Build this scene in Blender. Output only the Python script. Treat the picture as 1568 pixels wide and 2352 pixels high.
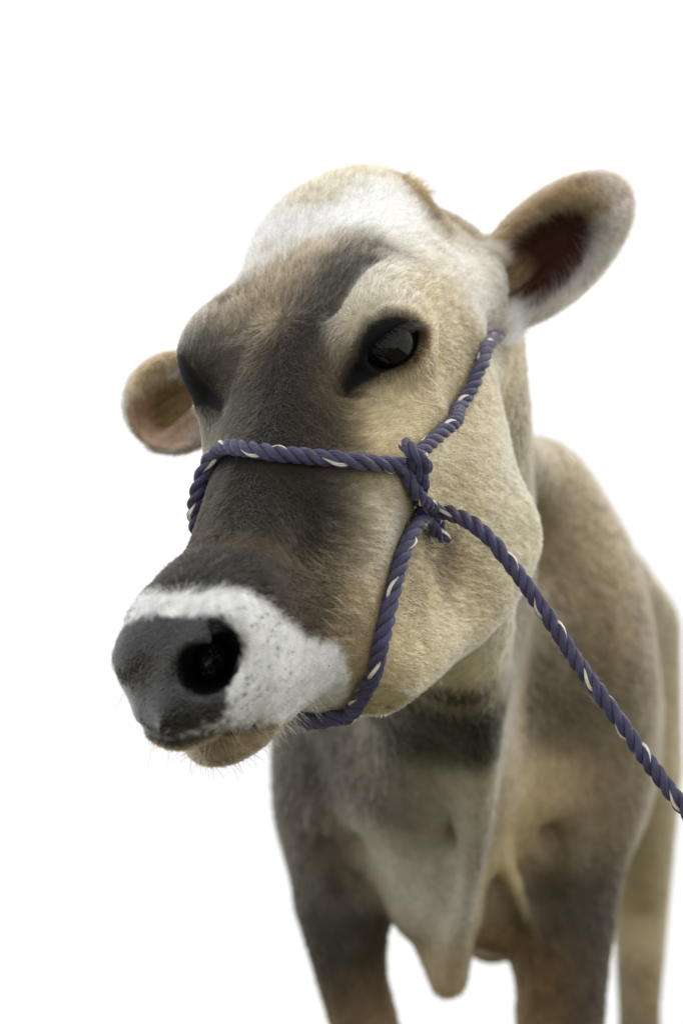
import bpy, math, os, random
import numpy as np
from mathutils import Vector, Matrix
from mathutils.bvhtree import BVHTree

# ------------------------------------------------------------------ camera, world, light, exposure
SC = bpy.context.scene
for o in list(bpy.data.objects):
    bpy.data.objects.remove(o)
COL = SC.collection
DEV = os.environ.get('COWDEV', '')

CAM_H = 1.29                      # camera height above the ground, metres
FOC = 3600.0                      # focal length in pixels of a 1568 x 2352 frame
UC, VC = 784.0, 1176.0

cam_data = bpy.data.cameras.new('camera')
cam = bpy.data.objects.new('camera', cam_data)
COL.objects.link(cam)
cam.location = (0, 0, CAM_H)
cam.rotation_euler = (math.radians(90), 0, 0)
cam_data.sensor_fit = 'VERTICAL'
cam_data.sensor_height = 36.0
cam_data.lens = FOC / 2352.0 * 36.0
cam_data.clip_start = 0.02
cam_data.clip_end = 200
cam_data.dof.use_dof = True
cam_data.dof.focus_distance = 1.02
cam_data.dof.aperture_fstop = 5.6
SC.camera = cam

world = bpy.data.worlds.new('World')
SC.world = world
world.use_nodes = True
wn = world.node_tree
bg = wn.nodes['Background']
# blown-out white overcast sky with the standard overcast distribution (zenith brighter than the horizon)
_geo = wn.nodes.new('ShaderNodeTexCoord')
_sep = wn.nodes.new('ShaderNodeSeparateXYZ')
_rng = wn.nodes.new('ShaderNodeMapRange')
_rng.inputs['From Min'].default_value = 0.0; _rng.inputs['From Max'].default_value = 1.0
_rng.inputs['To Min'].default_value = 1.03; _rng.inputs['To Max'].default_value = 1.4
wn.links.new(_geo.outputs['Generated'], _sep.inputs[0])
wn.links.new(_sep.outputs['Z'], _rng.inputs['Value'])
wn.links.new(_rng.outputs['Result'], bg.inputs['Strength'])
bg.inputs['Color'].default_value = (1.0, 1.0, 1.0, 1)

sun_data = bpy.data.lights.new('sun', 'SUN')
sun_data.energy = 0.8
sun_data.angle = math.radians(15)
sun_data.color = (1.0, 0.93, 0.82)
sun = bpy.data.objects.new('sun', sun_data)
COL.objects.link(sun)
sun.location = (0, 0, 4)
sun.rotation_euler = Vector((-0.75, -0.50, -0.70)).to_track_quat('-Z', 'Y').to_euler()

SC.view_settings.view_transform = 'Standard'
SC.view_settings.look = 'None'
SC.view_settings.exposure = 0.0
SC.view_settings.gamma = 1.0
SC.render.engine = 'CYCLES'
SC.cycles.use_denoising = True
SC.cycles.max_bounces = 8

# ------------------------------------------------------------------ frames
def px(u, v, d):
    """pixel of the photograph + distance along the view axis -> world point"""
    return np.array([(u - UC) / FOC * d, d, CAM_H - (v - VC) / FOC * d])

HR = np.array([[-0.360, 0.878, -0.315], [-0.815, -0.456, -0.357], [-0.457, 0.140, 0.878]])
u_, s_, v_ = np.linalg.svd(HR)
HR = u_ @ v_                                       # head axes: x to the nose, y to the cow's left, z dorsal
HT = np.array([0.018, 1.262, CAM_H + 0.232])

_a = math.radians(-3.6)                             # small turn about the poll
_piv = np.array([.03, .05, -.10])
_Rz = np.array([[math.cos(_a), -math.sin(_a), 0], [math.sin(_a), math.cos(_a), 0], [0, 0, 1]])
HT = HT + HR @ (_piv - _Rz.T @ _piv)
HR = HR @ _Rz.T

def ramp(x, a, b):
    t = np.clip((x - a) / (b - a), 0, 1)
    return t * t * (3 - 2 * t)

SHEAR, TWIST = .24, .38

def bend(x, z):
    """the head is not quite straight: the halter pushes the muzzle to the cow's left and twists it a little"""
    return .005 * ramp(x, .05, .17) + .004 * ramp(x, .28, .48) + .009 * ramp(x, .22, .31) * ramp(x, .45, .37) + TWIST * (z + .115) * ramp(x, .36, .46)

def wh(P):
    """world -> head coordinates"""
    q = (np.asarray(P, float) - HT) @ HR
    y = q[..., 1] - bend(q[..., 0], q[..., 2])
    x = q[..., 0] - SHEAR * y * ramp(q[..., 0], .36, .47)
    return np.stack([x, y, q[..., 2]], -1)

def hw(p):
    p = np.array(p, float); q = p.copy()
    for _ in range(12):
        q[..., 1] = p[..., 1] + bend(q[..., 0], p[..., 2])
        q[..., 0] = p[..., 0] + SHEAR * p[..., 1] * ramp(q[..., 0], .36, .47)
    return q @ HR.T + HT

# ------------------------------------------------------------------ unseen ground disc, added to darken the underside of the cow
def build_shade_ground():
    me = bpy.data.meshes.new('ground')
    nr, na = 26, 72
    g = np.random.default_rng(3)
    V = [(.05, .1, -.012)]
    for a in range(1, nr + 1):
        for b in range(na):
            t = 2 * math.pi * b / na; rr = 3.5 * a / nr
            V.append((.05 + rr * math.cos(t), .1 + rr * math.sin(t), float(g.normal(0, .004)) - .012))
    Q = [(0, 1 + b, 1 + (b + 1) % na) for b in range(na)]
    Q += [(1 + (a - 1) * na + b, 1 + a * na + b, 1 + a * na + (b + 1) % na, 1 + (a - 1) * na + (b + 1) % na) for a in range(1, nr) for b in range(na)]
    me.from_pydata(V, [], Q)
    o = bpy.data.objects.new('ground', me); COL.objects.link(o)
    o['kind'] = 'structure'; o['label'] = 'trodden earth under the cow'
    m = bpy.data.materials.new('earth'); m.use_nodes = True
    nt = m.node_tree; p = nt.nodes['Principled BSDF']; p.inputs['Roughness'].default_value = .95
    n = nt.nodes.new('ShaderNodeTexNoise'); n.inputs['Scale'].default_value = 6; n.inputs['Detail'].default_value = 8
    r = nt.nodes.new('ShaderNodeValToRGB')
    r.color_ramp.elements[0].color = (.05, .055, .025, 1); r.color_ramp.elements[1].color = (.16, .13, .07, 1)
    nt.links.new(n.outputs['Fac'], r.inputs['Fac']); nt.links.new(r.outputs['Color'], p.inputs['Base Color'])
    me.materials.append(m)
build_shade_ground()

# ------------------------------------------------------------------ implicit sculpting on a graded grid
def project(P):
    return np.stack([UC + FOC * P[:, 0] / P[:, 1], VC - FOC * (P[:, 2] - CAM_H) / P[:, 1]], 1)

def graded(lo, hi, f0, f1, fine, coarse, grow=1.12):
    mid = list(np.arange(f0, f1 + fine * .5, fine))
    s = fine; a = mid[0]; left = []
    while a > lo:
        s = min(s * grow, coarse); a -= s; left.append(a)
    s = fine; b = mid[-1]; right = []
    while b < hi:
        s = min(s * grow, coarse); b += s; right.append(b)
    return np.array(left[::-1] + mid + right, np.float32)

FINE = 0.0045 if DEV else 0.0027
GX = graded(-0.40, 0.95, -0.20, 0.27, FINE, 0.014)
GY = graded(0.70, 3.75, 0.78, 1.40, FINE, 0.016)
GZ = graded(-0.05, 1.72, CAM_H - 0.20, CAM_H + 0.29, FINE, 0.014)
FIELD = np.full((len(GX), len(GY), len(GZ)), 0.5, np.float32)

def slices(lo, hi):
    out = []
    for g, a, b in zip((GX, GY, GZ), lo, hi):
        i = max(int(np.searchsorted(g, a)) - 1, 0)
        j = min(int(np.searchsorted(g, b)) + 1, len(g))
        out.append(slice(i, max(j, i + 1)))
    return tuple(out)

def grid(sl, head):
    X = GX[sl[0]][:, None, None]; Y = GY[sl[1]][None, :, None]; Z = GZ[sl[2]][None, None, :]
    if not head:
        return X, Y, Z
    x, y, z = X - np.float32(HT[0]), Y - np.float32(HT[1]), Z - np.float32(HT[2])
    R = HR.astype(np.float32)
    q = [R[0, i] * x + R[1, i] * y + R[2, i] * z for i in range(3)]
    q[1] = q[1] - bend(q[0], q[2])
    q[0] = q[0] - SHEAR * q[1] * ramp(q[0], .36, .47)
    return q

def corners(lo, hi):
    c = np.array([[(lo, hi)[(i >> k) & 1][k] for k in range(3)] for i in range(8)])
    w = c @ HR.T + HT
    return w.min(0), w.max(0)

def sample(P):
    """trilinear sample of the field at world points"""
    f = []
    for g, a in zip((GX, GY, GZ), range(3)):
        q = np.interp(P[:, a], g, np.arange(len(g)))
        i = np.minimum(q.astype(int), len(g) - 2); f.append((i, q - i))
    out = 0
    for n in range(8):
        o = [(n >> k) & 1 for k in range(3)]
        w = 1
        for k in range(3):
            w = w * (f[k][1] if o[k] else 1 - f[k][1])
        out = out + w * FIELD[f[0][0] + o[0], f[1][0] + o[1], f[2][0] + o[2]]
    return out

def hit(u, v, deeper=0.0):
    """first surface point seen at a pixel, in head coordinates, optionally some way behind the surface"""
    d = np.arange(.75, 1.7, .0006)
    P = np.stack([(u - UC) / FOC * d, d, CAM_H - (v - VC) / FOC * d], 1)
    k = int(np.argmax(sample(P) < 0))
    return wh(px(u, v, d[k] + deeper))

def smin(a, b, k):
    h = np.maximum(k - np.abs(a - b), 0)
    return np.minimum(a, b) - h * h * (0.25 / k)

def apply(fun, lo, hi, k, head, op):
    lo = np.asarray(lo, float) - (k * 1.2 + .012); hi = np.asarray(hi, float) + (k * 1.2 + .012)
    if head:
        lo, hi = corners(lo, hi)
    sl = slices(lo, hi)
    d = fun(*grid(sl, head)).astype(np.float32)
    if op == 'add':
        FIELD[sl] = smin(FIELD[sl], d, k)
    else:
        FIELD[sl] = -smin(-FIELD[sl], d, k)

def ell(c, r, k=.02, head=True, op='add', axes=None, mirror=False):
    """ellipsoid; axes = rows of a rotation (its own x, y, z in the parent frame)"""
    for sgn in ((1, -1) if mirror else (1,)):
        C = np.array(c, float); A = np.eye(3) if axes is None else np.array(axes, float)
        if sgn < 0:
            C = C * (1, -1, 1); A = A * np.array([1, -1, 1])
        ext = np.sqrt(((A * np.array(r)[:, None]) ** 2).sum(0))
        def f(x, y, z, C=C, A=A):
            x, y, z = x - C[0], y - C[1], z - C[2]
            a = [(A[i, 0] * x + A[i, 1] * y + A[i, 2] * z) / r[i] for i in range(3)]
            k0 = np.sqrt(a[0] ** 2 + a[1] ** 2 + a[2] ** 2)
            k1 = np.sqrt((a[0] / r[0]) ** 2 + (a[1] / r[1]) ** 2 + (a[2] / r[2]) ** 2) + 1e-6
            return k0 * (k0 - 1) / k1
        apply(f, C - ext, C + ext, k, head, op)

def chain(pts, k=.02, head=True, op='add', mirror=False):
    """a tapering limb through a row of (point, radius); the segments are joined before blending so no beads appear"""
    for sgn in ((1, -1) if mirror else (1,)):
        m = np.array([1, sgn, 1.])
        P = [np.array(p, float) * m for p, _r in pts]; R = [r_ for _p, r_ in pts]
        def f(x, y, z, P=P, R=R):
            out = None
            for A, B, ra, rb in zip(P[:-1], P[1:], R[:-1], R[1:]):
                D = B - A
                X, Y, Z = x - A[0], y - A[1], z - A[2]
                h = np.clip((X * D[0] + Y * D[1] + Z * D[2]) / max(D @ D, 1e-9), 0, 1)
                d = np.sqrt((X - h * D[0]) ** 2 + (Y - h * D[1]) ** 2 + (Z - h * D[2]) ** 2) - (ra + (rb - ra) * h)
                out = d if out is None else np.minimum(out, d)
            return out
        r_ = max(R)
        apply(f, np.min(P, 0) - r_, np.max(P, 0) + r_, k, head, op)

def cone(a, b, ra, rb, k=.02, head=True, op='add', mirror=False):
    chain([(a, ra), (b, rb)], k, head, op, mirror)

# ------------------------------------------------------------------ skull loft (head frame)
#            x     ztop    zc     zbot     w    p_top p_bot
STN = np.array([
    (-.080, -.050, -.090, -.130, .020, 2.0, 2.0),
    (-.055, -.005, -.085, -.170, .050, 2.0, 2.0),
    (-.025,  .025, -.070, -.205, .062, 2.1, 2.0),
    ( .020,  .038, -.065, -.240, .068, 2.2, 2.0),
    ( .080,  .034, -.070, -.280, .082, 2.7, 2.1),
    ( .140,  .022, -.075, -.290, .082, 2.8, 2.1),
    ( .200, -.002, -.085, -.285, .074, 2.5, 2.1),
    ( .260, -.028, -.100, -.265, .057, 2.4, 2.1),
    ( .320, -.048, -.110, -.240, .046, 2.3, 2.1),
    ( .380, -.062, -.115, -.210, .041, 2.3, 2.1),
    ( .430, -.068, -.120, -.178, .044, 2.3, 2.2),
    ( .465, -.070, -.120, -.160, .042, 2.3, 2.2),
    ( .495, -.088, -.120, -.150, .032, 2.2, 2.2),
    ( .510, -.105, -.125, -.150, .018, 2.0, 2.0)])

def spline(xq, xs, ys):
    """monotone-ish cubic (Catmull-Rom tangents)"""
    m = np.gradient(ys, xs)
    i = np.clip(np.searchsorted(xs, xq) - 1, 0, len(xs) - 2)
    h = xs[i + 1] - xs[i]; t = np.clip((xq - xs[i]) / h, 0, 1)
    return ((2 * t**3 - 3 * t**2 + 1) * ys[i] + (t**3 - 2 * t**2 + t) * h * m[i]
            + (-2 * t**3 + 3 * t**2) * ys[i + 1] + (t**3 - t**2) * h * m[i + 1])

def loft(x, y, z):
    tx = np.linspace(STN[0, 0], STN[-1, 0], 400)
    tab = [spline(tx, STN[:, 0], STN[:, j]) for j in range(1, 7)]
    xi = np.clip((x - tx[0]) / (tx[-1] - tx[0]) * 399, 0, 399).astype(np.float32)
    i0 = np.minimum(xi.astype(np.int32), 398); fr = xi - i0
    def T(j):
        t = tab[j].astype(np.float32)
        return t[i0] * (1 - fr) + t[i0 + 1] * fr
    zt, zc, zb, w = T(0), T(1), T(2), np.maximum(T(3), .004)
    up = z > zc
    h = np.where(up, zt - zc, zc - zb); h = np.maximum(h, .004)
    p = np.where(up, T(4), T(5))
    g = (np.abs(y / w) ** p + np.abs((z - zc) / h) ** p) ** (1 / p)
    gr = np.sqrt((y / w / w) ** 2 + ((z - zc) / h / h) ** 2) / np.maximum(g, 1e-3)
    d = (g - 1) / np.maximum(gr, 8.0)
    ex = np.maximum(np.maximum(STN[0, 0] - x, x - STN[-1, 0]), 0)
    return np.sqrt(np.maximum(d, 0) ** 2 + ex ** 2) + np.minimum(d, 0)

def build_field():
    # ---- torso, neck, legs (world frame, placed from the photograph with estimated distances)
    W = dict(head=False)
    wither = px(1225, 1114, 2.15); hip = px(1284, 1120, 3.20)
    ax = (hip - wither); ax[2] = 0; ax /= np.linalg.norm(ax)
    side = np.array([ax[1], -ax[0], 0.])              # to the cow's left (image right)
    up = np.array([0, 0, 1.])
    A3 = np.array([ax, side, up])
    mid = lambda t, z: np.array([wither[0] + ax[0] * t, wither[1] + ax[1] * t, z])
    # spine ridge
    chain([(mid(-.02, 1.302), .052), (mid(.35, 1.25), .06), (mid(.8, 1.26), .06), (mid(1.10, 1.27), .07)], k=.12, **W)
    # rib barrel
    ell(mid(.10, 1.02), (.34, .16, .27), k=.12, axes=A3, **W)
    ell(mid(.45, .94), (.44, .178, .30), k=.12, axes=A3, **W)
    ell(mid(.85, .98), (.36, .175, .24), k=.12, axes=A3, **W)
    ell(mid(.12, 1.17), (.26, .105, .15), k=.10, axes=A3, **W)
    # hip bones, thighs and hind legs
    for s in (1, -1):
        ell(mid(.98, 1.16) + side * .115 * s, (.07, .05, .05), k=.12, axes=A3, **W)
        w_, b_ = (1, 0) if s > 0 else (.3, .14)                  # the far hind foot is set further back and in
        chain([(mid(1.05, 1.05) + side * .12 * s, .12), (mid(1.02 + b_ * .5, .78) + side * .145 * s * (1 + w_) / 2, .098), (mid(1.17 + b_, .47) + side * .165 * s * w_, .058),
               (mid(1.10 + b_, .28) + side * .16 * s * w_, .043), (mid(1.08 + b_, .12) + side * .16 * s * w_, .043), (mid(1.05 + b_, .05) + side * .16 * s * w_, .048)], k=.06, **W)
    # shoulders
    ell(px(1335, 1560, 2.12), (.075, .14, .20), k=.08, **W)
    ell(px(782, 1780, 2.10), (.075, .12, .17), k=.08, **W)
    # fore legs
    chain([(px(790, 1890, 2.03), .078), (px(778, 2060, 2.00), .059), (px(808, 2250, 2.00), .045), (px(840, 2360, 2.0), .043), (px(865, 2520, 2.0), .044),
           (px(880, 2580, 2.0), .036), (px(900, 2950, 2.0), .032), (px(900, 3250, 2.0), .042), (px(895, 3370, 1.98), .048)], k=.04, **W)
    chain([(px(1325, 1800, 2.10), .085), (px(1310, 2000, 2.06), .068), (px(1292, 2200, 2.03), .060), (px(1284, 2360, 2.0), .056), (px(1285, 2520, 2.0), .049),
           (px(1280, 2580, 2.0), .039), (px(1275, 2950, 2.0), .034), (px(1275, 3250, 2.0), .042), (px(1275, 3370, 1.98), .048)], k=.04, **W)
    HOOVES.extend([px(898, 3370, 1.97), px(1275, 3370, 1.97)])
    for s in (1, -1):
        HOOVES.append(mid(1.04 + (0 if s > 0 else .14), 0) + side * .16 * s * (1 if s > 0 else .3))
    # chest and neck
    ell(px(985, 1680, 2.10), (.18, .15, .22), k=.10, **W)
    chain([(px(920, 700, 1.42), .06), (px(1010, 900, 1.62), .055), (px(1150, 1070, 1.95), .05), (wither + (0, .0, .0), .05)], k=.08, **W)
    chain([(px(925, 760, 1.36), .095), (px(962, 1000, 1.5), .103), (px(965, 1250, 1.70), .125), (px(940, 1500, 1.92), .15)], k=.10, **W)
    chain([(px(1000, 1330, 1.38), .070), (px(1010, 1560, 1.60), .066), (px(1000, 1800, 1.84), .085)], k=.10, **W)
    # dewlap fold down to the brisket
    chain([(px(1064, 1500, 1.40), .015), (px(1102, 1620, 1.50), .010), (px(1110, 1760, 1.60), .010), (px(1100, 1920, 1.71), .010), (px(1068, 2090, 1.81), .012), (px(1028, 2255, 1.885), .013)], k=.06, **W)
    chain([(px(975, 1840, 1.93), .10), (px(1004, 2060, 1.92), .062), (px(1030, 2240, 1.92), .020)], k=.05, **W)
    # skin folds over the shoulder points
    chain([(px(1140, 1790, 1.93), .008), (px(1200, 1822, 1.98), .012), (px(1262, 1842, 2.00), .013), (px(1298, 1900, 2.00), .013), (px(1308, 1990, 1.99), .010)], k=.035, **W)
    chain([(px(1225, 1880, 1.97), .006), (px(1255, 1900, 1.97), .012), (px(1278, 1960, 1.97), .006)], k=.03, op='sub', **W)
    chain([(px(735, 1885, 1.95), .010), (px(762, 1915, 1.94), .012), (px(790, 1985, 1.94), .008)], k=.03, **W)
    chain([(px(752, 1945, 1.94), .008), (px(772, 2000, 1.94), .009), (px(800, 2060, 1.95), .006)], k=.03, op='sub', **W)
    chain([(px(945, 1640, 1.70), .010), (px(985, 1800, 1.78), .012), (px(1010, 1960, 1.85), .008)], k=.03, **W)
    chain([(px(1020, 1640, 1.60), .006), (px(1045, 1800, 1.70), .008), (px(1050, 1960, 1.80), .006)], k=.025, op='sub', **W)
    chain([(px(1150, 1960, 1.93), .008), (px(1185, 2040, 1.95), .010), (px(1215, 2120, 1.97), .006)], k=.03, **W)
    chain([(px(1105, 1990, 1.86), .005), (px(1135, 2070, 1.90), .010), (px(1150, 2110, 1.92), .006)], k=.03, op='sub', **W)
    chain([(px(850, 1880, 1.90), .006), (px(830, 1960, 1.90), .008), (px(850, 2040, 1.90), .006)], k=.03, op='sub', **W)
    chain([(px(1095, 2080, 2.05), .045), (px(1130, 2130, 2.25), .05), (mid(.40, .68), .06)], k=.08, **W)

    # ---- head
    lo = (STN[0, 0], -.10, -.31); hi = (STN[-1, 0], .10, .05)
    apply(loft, lo, hi, .05, True, 'add')
    # poll
    ell((.00, -.006, -.005), (.055, .050, .045), k=.035)
    # orbital rims / brow
    ell((.180, .066, -.030), (.052, .030, .038), k=.03, mirror=True)
    ell((.045, -.030, .012), (.05, .03, .025), k=.03)
    ell((.095, .074, -.060), (.055, .018, .050), k=.03, mirror=True)
    # masseter and jaw
    ell((.115, .050, -.175), (.095, .034, .10), k=.05, mirror=True)
    chain([((.09, .055, -.25), .035), ((.20, .045, -.257), .025), ((.33, .03, -.226), .021)], k=.04, mirror=True)
    ell((.300, .040, -.150), (.11, .020, .065), k=.04)
    ell((.300, -.022, -.150), (.11, .020, .065), k=.04)
    # facial crest
    chain([((.22, .075, -.09), .012), ((.34, .052, -.105), .012)], k=.05)
    chain([((.20, -.072, -.09), .012), ((.30, -.048, -.105), .010)], k=.05)
    # muzzle pads, lips, chin
    ell((.462, .018, -.116), (.042, .032, .044), k=.025, mirror=True)
    ell((.420, .030, -.143), (.058, .026, .034), k=.022)
    ell((.420, -.022, -.124), (.058, .024, .026), k=.022)
    ell((.486, .0, -.104), (.024, .034, .038), k=.025)
    ell((.490, .024, -.088), (.020, .020, .018), k=.015, mirror=True)      # wings above the nostrils
    ell((.500, .004, -.131), (.020, .032, .018), k=.018)                      # front of the upper lip
    ell(wh(px(568, 1622, .957)), (.054, .038, .0195), k=.010)                       # lower lip and chin
    ell((.494, -.034, -.102), (.018, .018, .016), k=.016)
    ear()
    face_details()

HOOVES = []
EARSHIFT = []
EARS = []
def ear():
    """each ear is an open oval cup: centre, root end and half sizes come from its outline in the photograph"""
    spec = {1: (px(1096, 728, 1.315), px(1446, 416, 1.355), .0455, px(1234, 602, 1.335), .064, .0335, (-.05, -1, -.22), (.03, .098, -.062)),
            -1: (px(505, 855, 1.285), px(318, 980, 1.245), .0400, px(392, 945, 1.262), .052, .0300, (-.25, -1, -.20), (.03, -.095, -.085))}
    for s in (1, -1):
        root, tip, hwid, cavw, cl_, cw_, fwd, base = spec[s]
        root, tip, cavc = wh(root), wh(tip), wh(cavw)
        d = tip - root; L = np.linalg.norm(d); d /= L
        n = np.array(fwd) @ HR
        n -= d * (d @ n); n /= np.linalg.norm(n)
        t = np.cross(n, d)
        A = np.array([d, t, n])
        c = (root + tip) / 2
        ell(c - n * .010, (L * .5, hwid, .036), k=.012, axes=A)
        cone(np.array(base) - (0, .035 * s, 0), c - d * L * .20 - n * .028, .026, .024, k=.025)
        sv = (cavc - c) @ A.T
        cc_ = c + d * sv[0] + t * sv[1]
        ell(cc_ + n * .018, (cl_, cw_, .042), k=.014, axes=A, op='sub')
        ell(cc_ - n * .002 - d * cl_ * .25, (cl_ * .62, cw_ * .75, .030), k=.012, axes=A, op='sub')
        # ridge of cartilage along the floor of the cup
        chain([(cc_ - d * cl_ * .7 - t * cw_ * .25 * s - n * .020, .004), (cc_ + d * cl_ * .3 - t * cw_ * .45 * s - n * .021, .003)], k=.010)
        EARS.append((root, c, A, L, (sv[0], sv[1]), hwid, cl_, cw_))

EYE_R = .0250
EYE_OFF = (-.030, -.001, -.002)        # the far eye sits further back in its socket
EYE = {}
LID = {}
def face_details():
    # ---- eye: globe axis points forward and out
    a = np.array([.70, .70, .06]); a /= np.linalg.norm(a)
    C = hit(877, 790, .0205)
    e = hit(827, 830) - hit(940, 776); e -= a * (a @ e); e /= np.linalg.norm(e)
    u = np.cross(e, a)
    if u[2] < 0: u = -u
    EYE.update(C=C, a=a, e=e, u=u)
    def on(al, be, R):
        g = np.sqrt(max(1 - al * al - be * be, .02))
        return C + R * (a * g + e * al + u * be)
    for sg in (1, -1):
        off = np.array(EYE_OFF) * (sg < 0)
        g3 = lambda p: np.asarray(p) * (1, sg, 1) + off
        A = np.array([e, u, a]) * (1, sg, 1)
        ell(g3(C + a * .002), (.037, .032, .0268), k=.014, axes=A)                    # soft mound round the globe
        ell(g3(C + a * .024), (.0235, .0172, .022), k=.004, axes=A, op='sub')         # opening
        ell(g3(C), (EYE_R - .001,) * 3, k=.002, op='sub')
        S = np.linspace(-1, 1, 17)
        up_ = [on(.93 * q + .04, .50 * (1 - q * q) ** .7 + .02 - .05 * q, .0282) for q in S]
        lo_ = [on(.93 * q + .04, -.60 * (1 - q * q) ** .7 + .02 - .05 * q, .0270) for q in S]
        chain([(g3(p), .0032 + .0020 * (1 - q * q)) for p, q in zip(up_, S)], k=.004)
        chain([(g3(p), .0027) for p in lo_], k=.004)
        chain([(g3(on(.93 * q + .02, .90 * (1 - q * q) ** .6 - .14, .0303)), .0034) for q in S[2:-2]], k=.006)
        if sg > 0:
            LID['up'] = up_; LID['low'] = lo_
    # tear trough
    chain([(hit(812, 858), .0016), (hit(797, 880), .0016), (hit(784, 905), .0010)], k=.010, op='sub')
    # brow crease and temple hollow
    chain([(hit(845, 600), .001), (hit(802, 642), .0025), (hit(768, 700), .001)], k=.018, op='sub', mirror=True)

    # ---- nostril: a comma, wide below and a slit rising outwards
    N = [hit(u_, v_, .004) for u_, v_ in ((440, 1535), (480, 1545), (512, 1530), (525, 1490), (512, 1455), (495, 1436))]
    deep = hit(488, 1518, .055)
    M = [hit(470, 1525, .010), hit(505, 1515, .012)]
    for sg, off in ((1, (0, 0, 0)), (-1, (-.010, -.009, 0))):
        f = lambda p: p * (1, sg, 1) + np.array(off)
        chain([(f(p), q) for p, q in zip(N, (.0085, .0105, .0105, .0085, .0055, .0035))], k=.006, op='sub')
        cone(f(M[0]), f(deep), .0135, .011, k=.006, op='sub')
        cone(f(M[1]), f(deep), .0130, .011, k=.006, op='sub')
    # ---- mouth line
    ML = [hit(u_, v_, .001) for u_, v_ in ((372, 1697), (408, 1691), (455, 1686), (500, 1682), (540, 1680), (580, 1677), (620, 1672), (652, 1667), (685, 1657))]
    ML[0][1] = 0.0
    ML += [ML[-1] + np.array([-.022, .006, .000]), ML[-1] + np.array([-.040, .006, .004])]
    chain([(p, .0022) for p in ML], k=.006, op='sub', mirror=True)
    # folds behind the mouth corner
    chain([(hit(822, 1530), .0005), (hit(832, 1570), .001), (hit(828, 1600), .0005)], k=.009, op='sub', mirror=True)

def surface_nets():
    F = FIELD; S = F < 0
    n = np.zeros(tuple(s - 1 for s in F.shape), np.uint8)
    for i in (0, 1):
        for j in (0, 1):
            for k in (0, 1):
                n += S[i:S.shape[0] - 1 + i, j:S.shape[1] - 1 + j, k:S.shape[2] - 1 + k]
    act = np.argwhere((n > 0) & (n < 8))
    idx = np.full(n.shape, -1, np.int32)
    idx[act[:, 0], act[:, 1], act[:, 2]] = np.arange(len(act))
    acc = np.zeros((len(act), 3)); cnt = np.zeros(len(act))
    G = (GX, GY, GZ)
    offs = [(0, 0, 0), (1, 0, 0), (0, 1, 0), (1, 1, 0), (0, 0, 1), (1, 0, 1), (0, 1, 1), (1, 1, 1)]
    val = {o: F[act[:, 0] + o[0], act[:, 1] + o[1], act[:, 2] + o[2]] for o in offs}
    pos = {o: np.stack([G[a][act[:, a] + o[a]] for a in range(3)], 1) for o in offs}
    for o in offs:
        for a in range(3):
            if o[a] == 0:
                q = list(o); q[a] = 1; q = tuple(q)
                va, vb = val[o], val[q]
                m = (va < 0) != (vb < 0)
                t = va[m] / (va[m] - vb[m])
                acc[m] += pos[o][m] + (pos[q][m] - pos[o][m]) * t[:, None]
                cnt[m] += 1
    V = acc / cnt[:, None]
    quads = []
    for a in range(3):
        b, c = (a + 1) % 3, (a + 2) % 3
        s0 = [slice(None)] * 3; s1 = [slice(None)] * 3
        s0[a] = slice(0, -1); s1[a] = slice(1, None)
        A, B = S[tuple(s0)], S[tuple(s1)]
        e = np.argwhere(A != B)
        e = e[(e[:, b] > 0) & (e[:, c] > 0) & (e[:, b] < S.shape[b] - 1) & (e[:, c] < S.shape[c] - 1)]
        def at(db, dc):
            q = e.copy(); q[:, b] += db; q[:, c] += dc
            return idx[q[:, 0], q[:, 1], q[:, 2]]
        Q = np.stack([at(-1, -1), at(0, -1), at(0, 0), at(-1, 0)], 1)
        flip = ~A[e[:, 0], e[:, 1], e[:, 2]]
        Q[flip] = Q[flip][:, ::-1]
        quads.append(Q)
    Q = np.concatenate(quads)
    return V, Q[(Q >= 0).all(1)]

def mesh_np(name, V, Q, smooth=True):
    me = bpy.data.meshes.new(name)
    V = np.ascontiguousarray(V, np.float32); Q = np.ascontiguousarray(Q, np.int32)
    me.vertices.add(len(V)); me.vertices.foreach_set('co', V.ravel())
    m = Q.shape[1]
    me.loops.add(Q.size); me.loops.foreach_set('vertex_index', Q.ravel())
    me.polygons.add(len(Q)); me.polygons.foreach_set('loop_start', np.arange(0, Q.size, m, dtype=np.int32))
    if smooth:
        me.polygons.foreach_set('use_smooth', np.ones(len(Q), bool))
    me.update(calc_edges=True)
    return me

build_field()
BV, BQ = surface_nets()
body_mesh = mesh_np('body', BV, BQ)
body = bpy.data.objects.new('body', body_mesh)
COL.objects.link(body)
print('BODY', len(BV), len(BQ), FIELD.shape)

BN = np.empty(len(BV) * 3, np.float32)
body_mesh.vertices.foreach_get('normal', BN)
BN = BN.reshape(-1, 3).astype(float)
BVH = BVHTree.FromPolygons([tuple(v) for v in BV.tolist()], BQ.tolist())
CAMP = Vector((0, 0, CAM_H))

def seen(u, v):
    """world point and normal on the finished body at a pixel of the photograph"""
    d = (Vector(px(u, v, 1.0)) - CAMP).normalized()
    h = BVH.ray_cast(CAMP, d)
    if h[0] is None:
        return None
    return np.array(h[0]), np.array(h[1])

rng = np.random.default_rng(7)

# ------------------------------------------------------------------ coat pattern (vertex colours = the animal's own pigment, plus light and shade painted on trunk and nose)
def lin(c):
    c = np.array(c, float) / 255
    return np.where(c <= .04045, c / 12.92, ((c + .055) / 1.055) ** 2.4)

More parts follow.
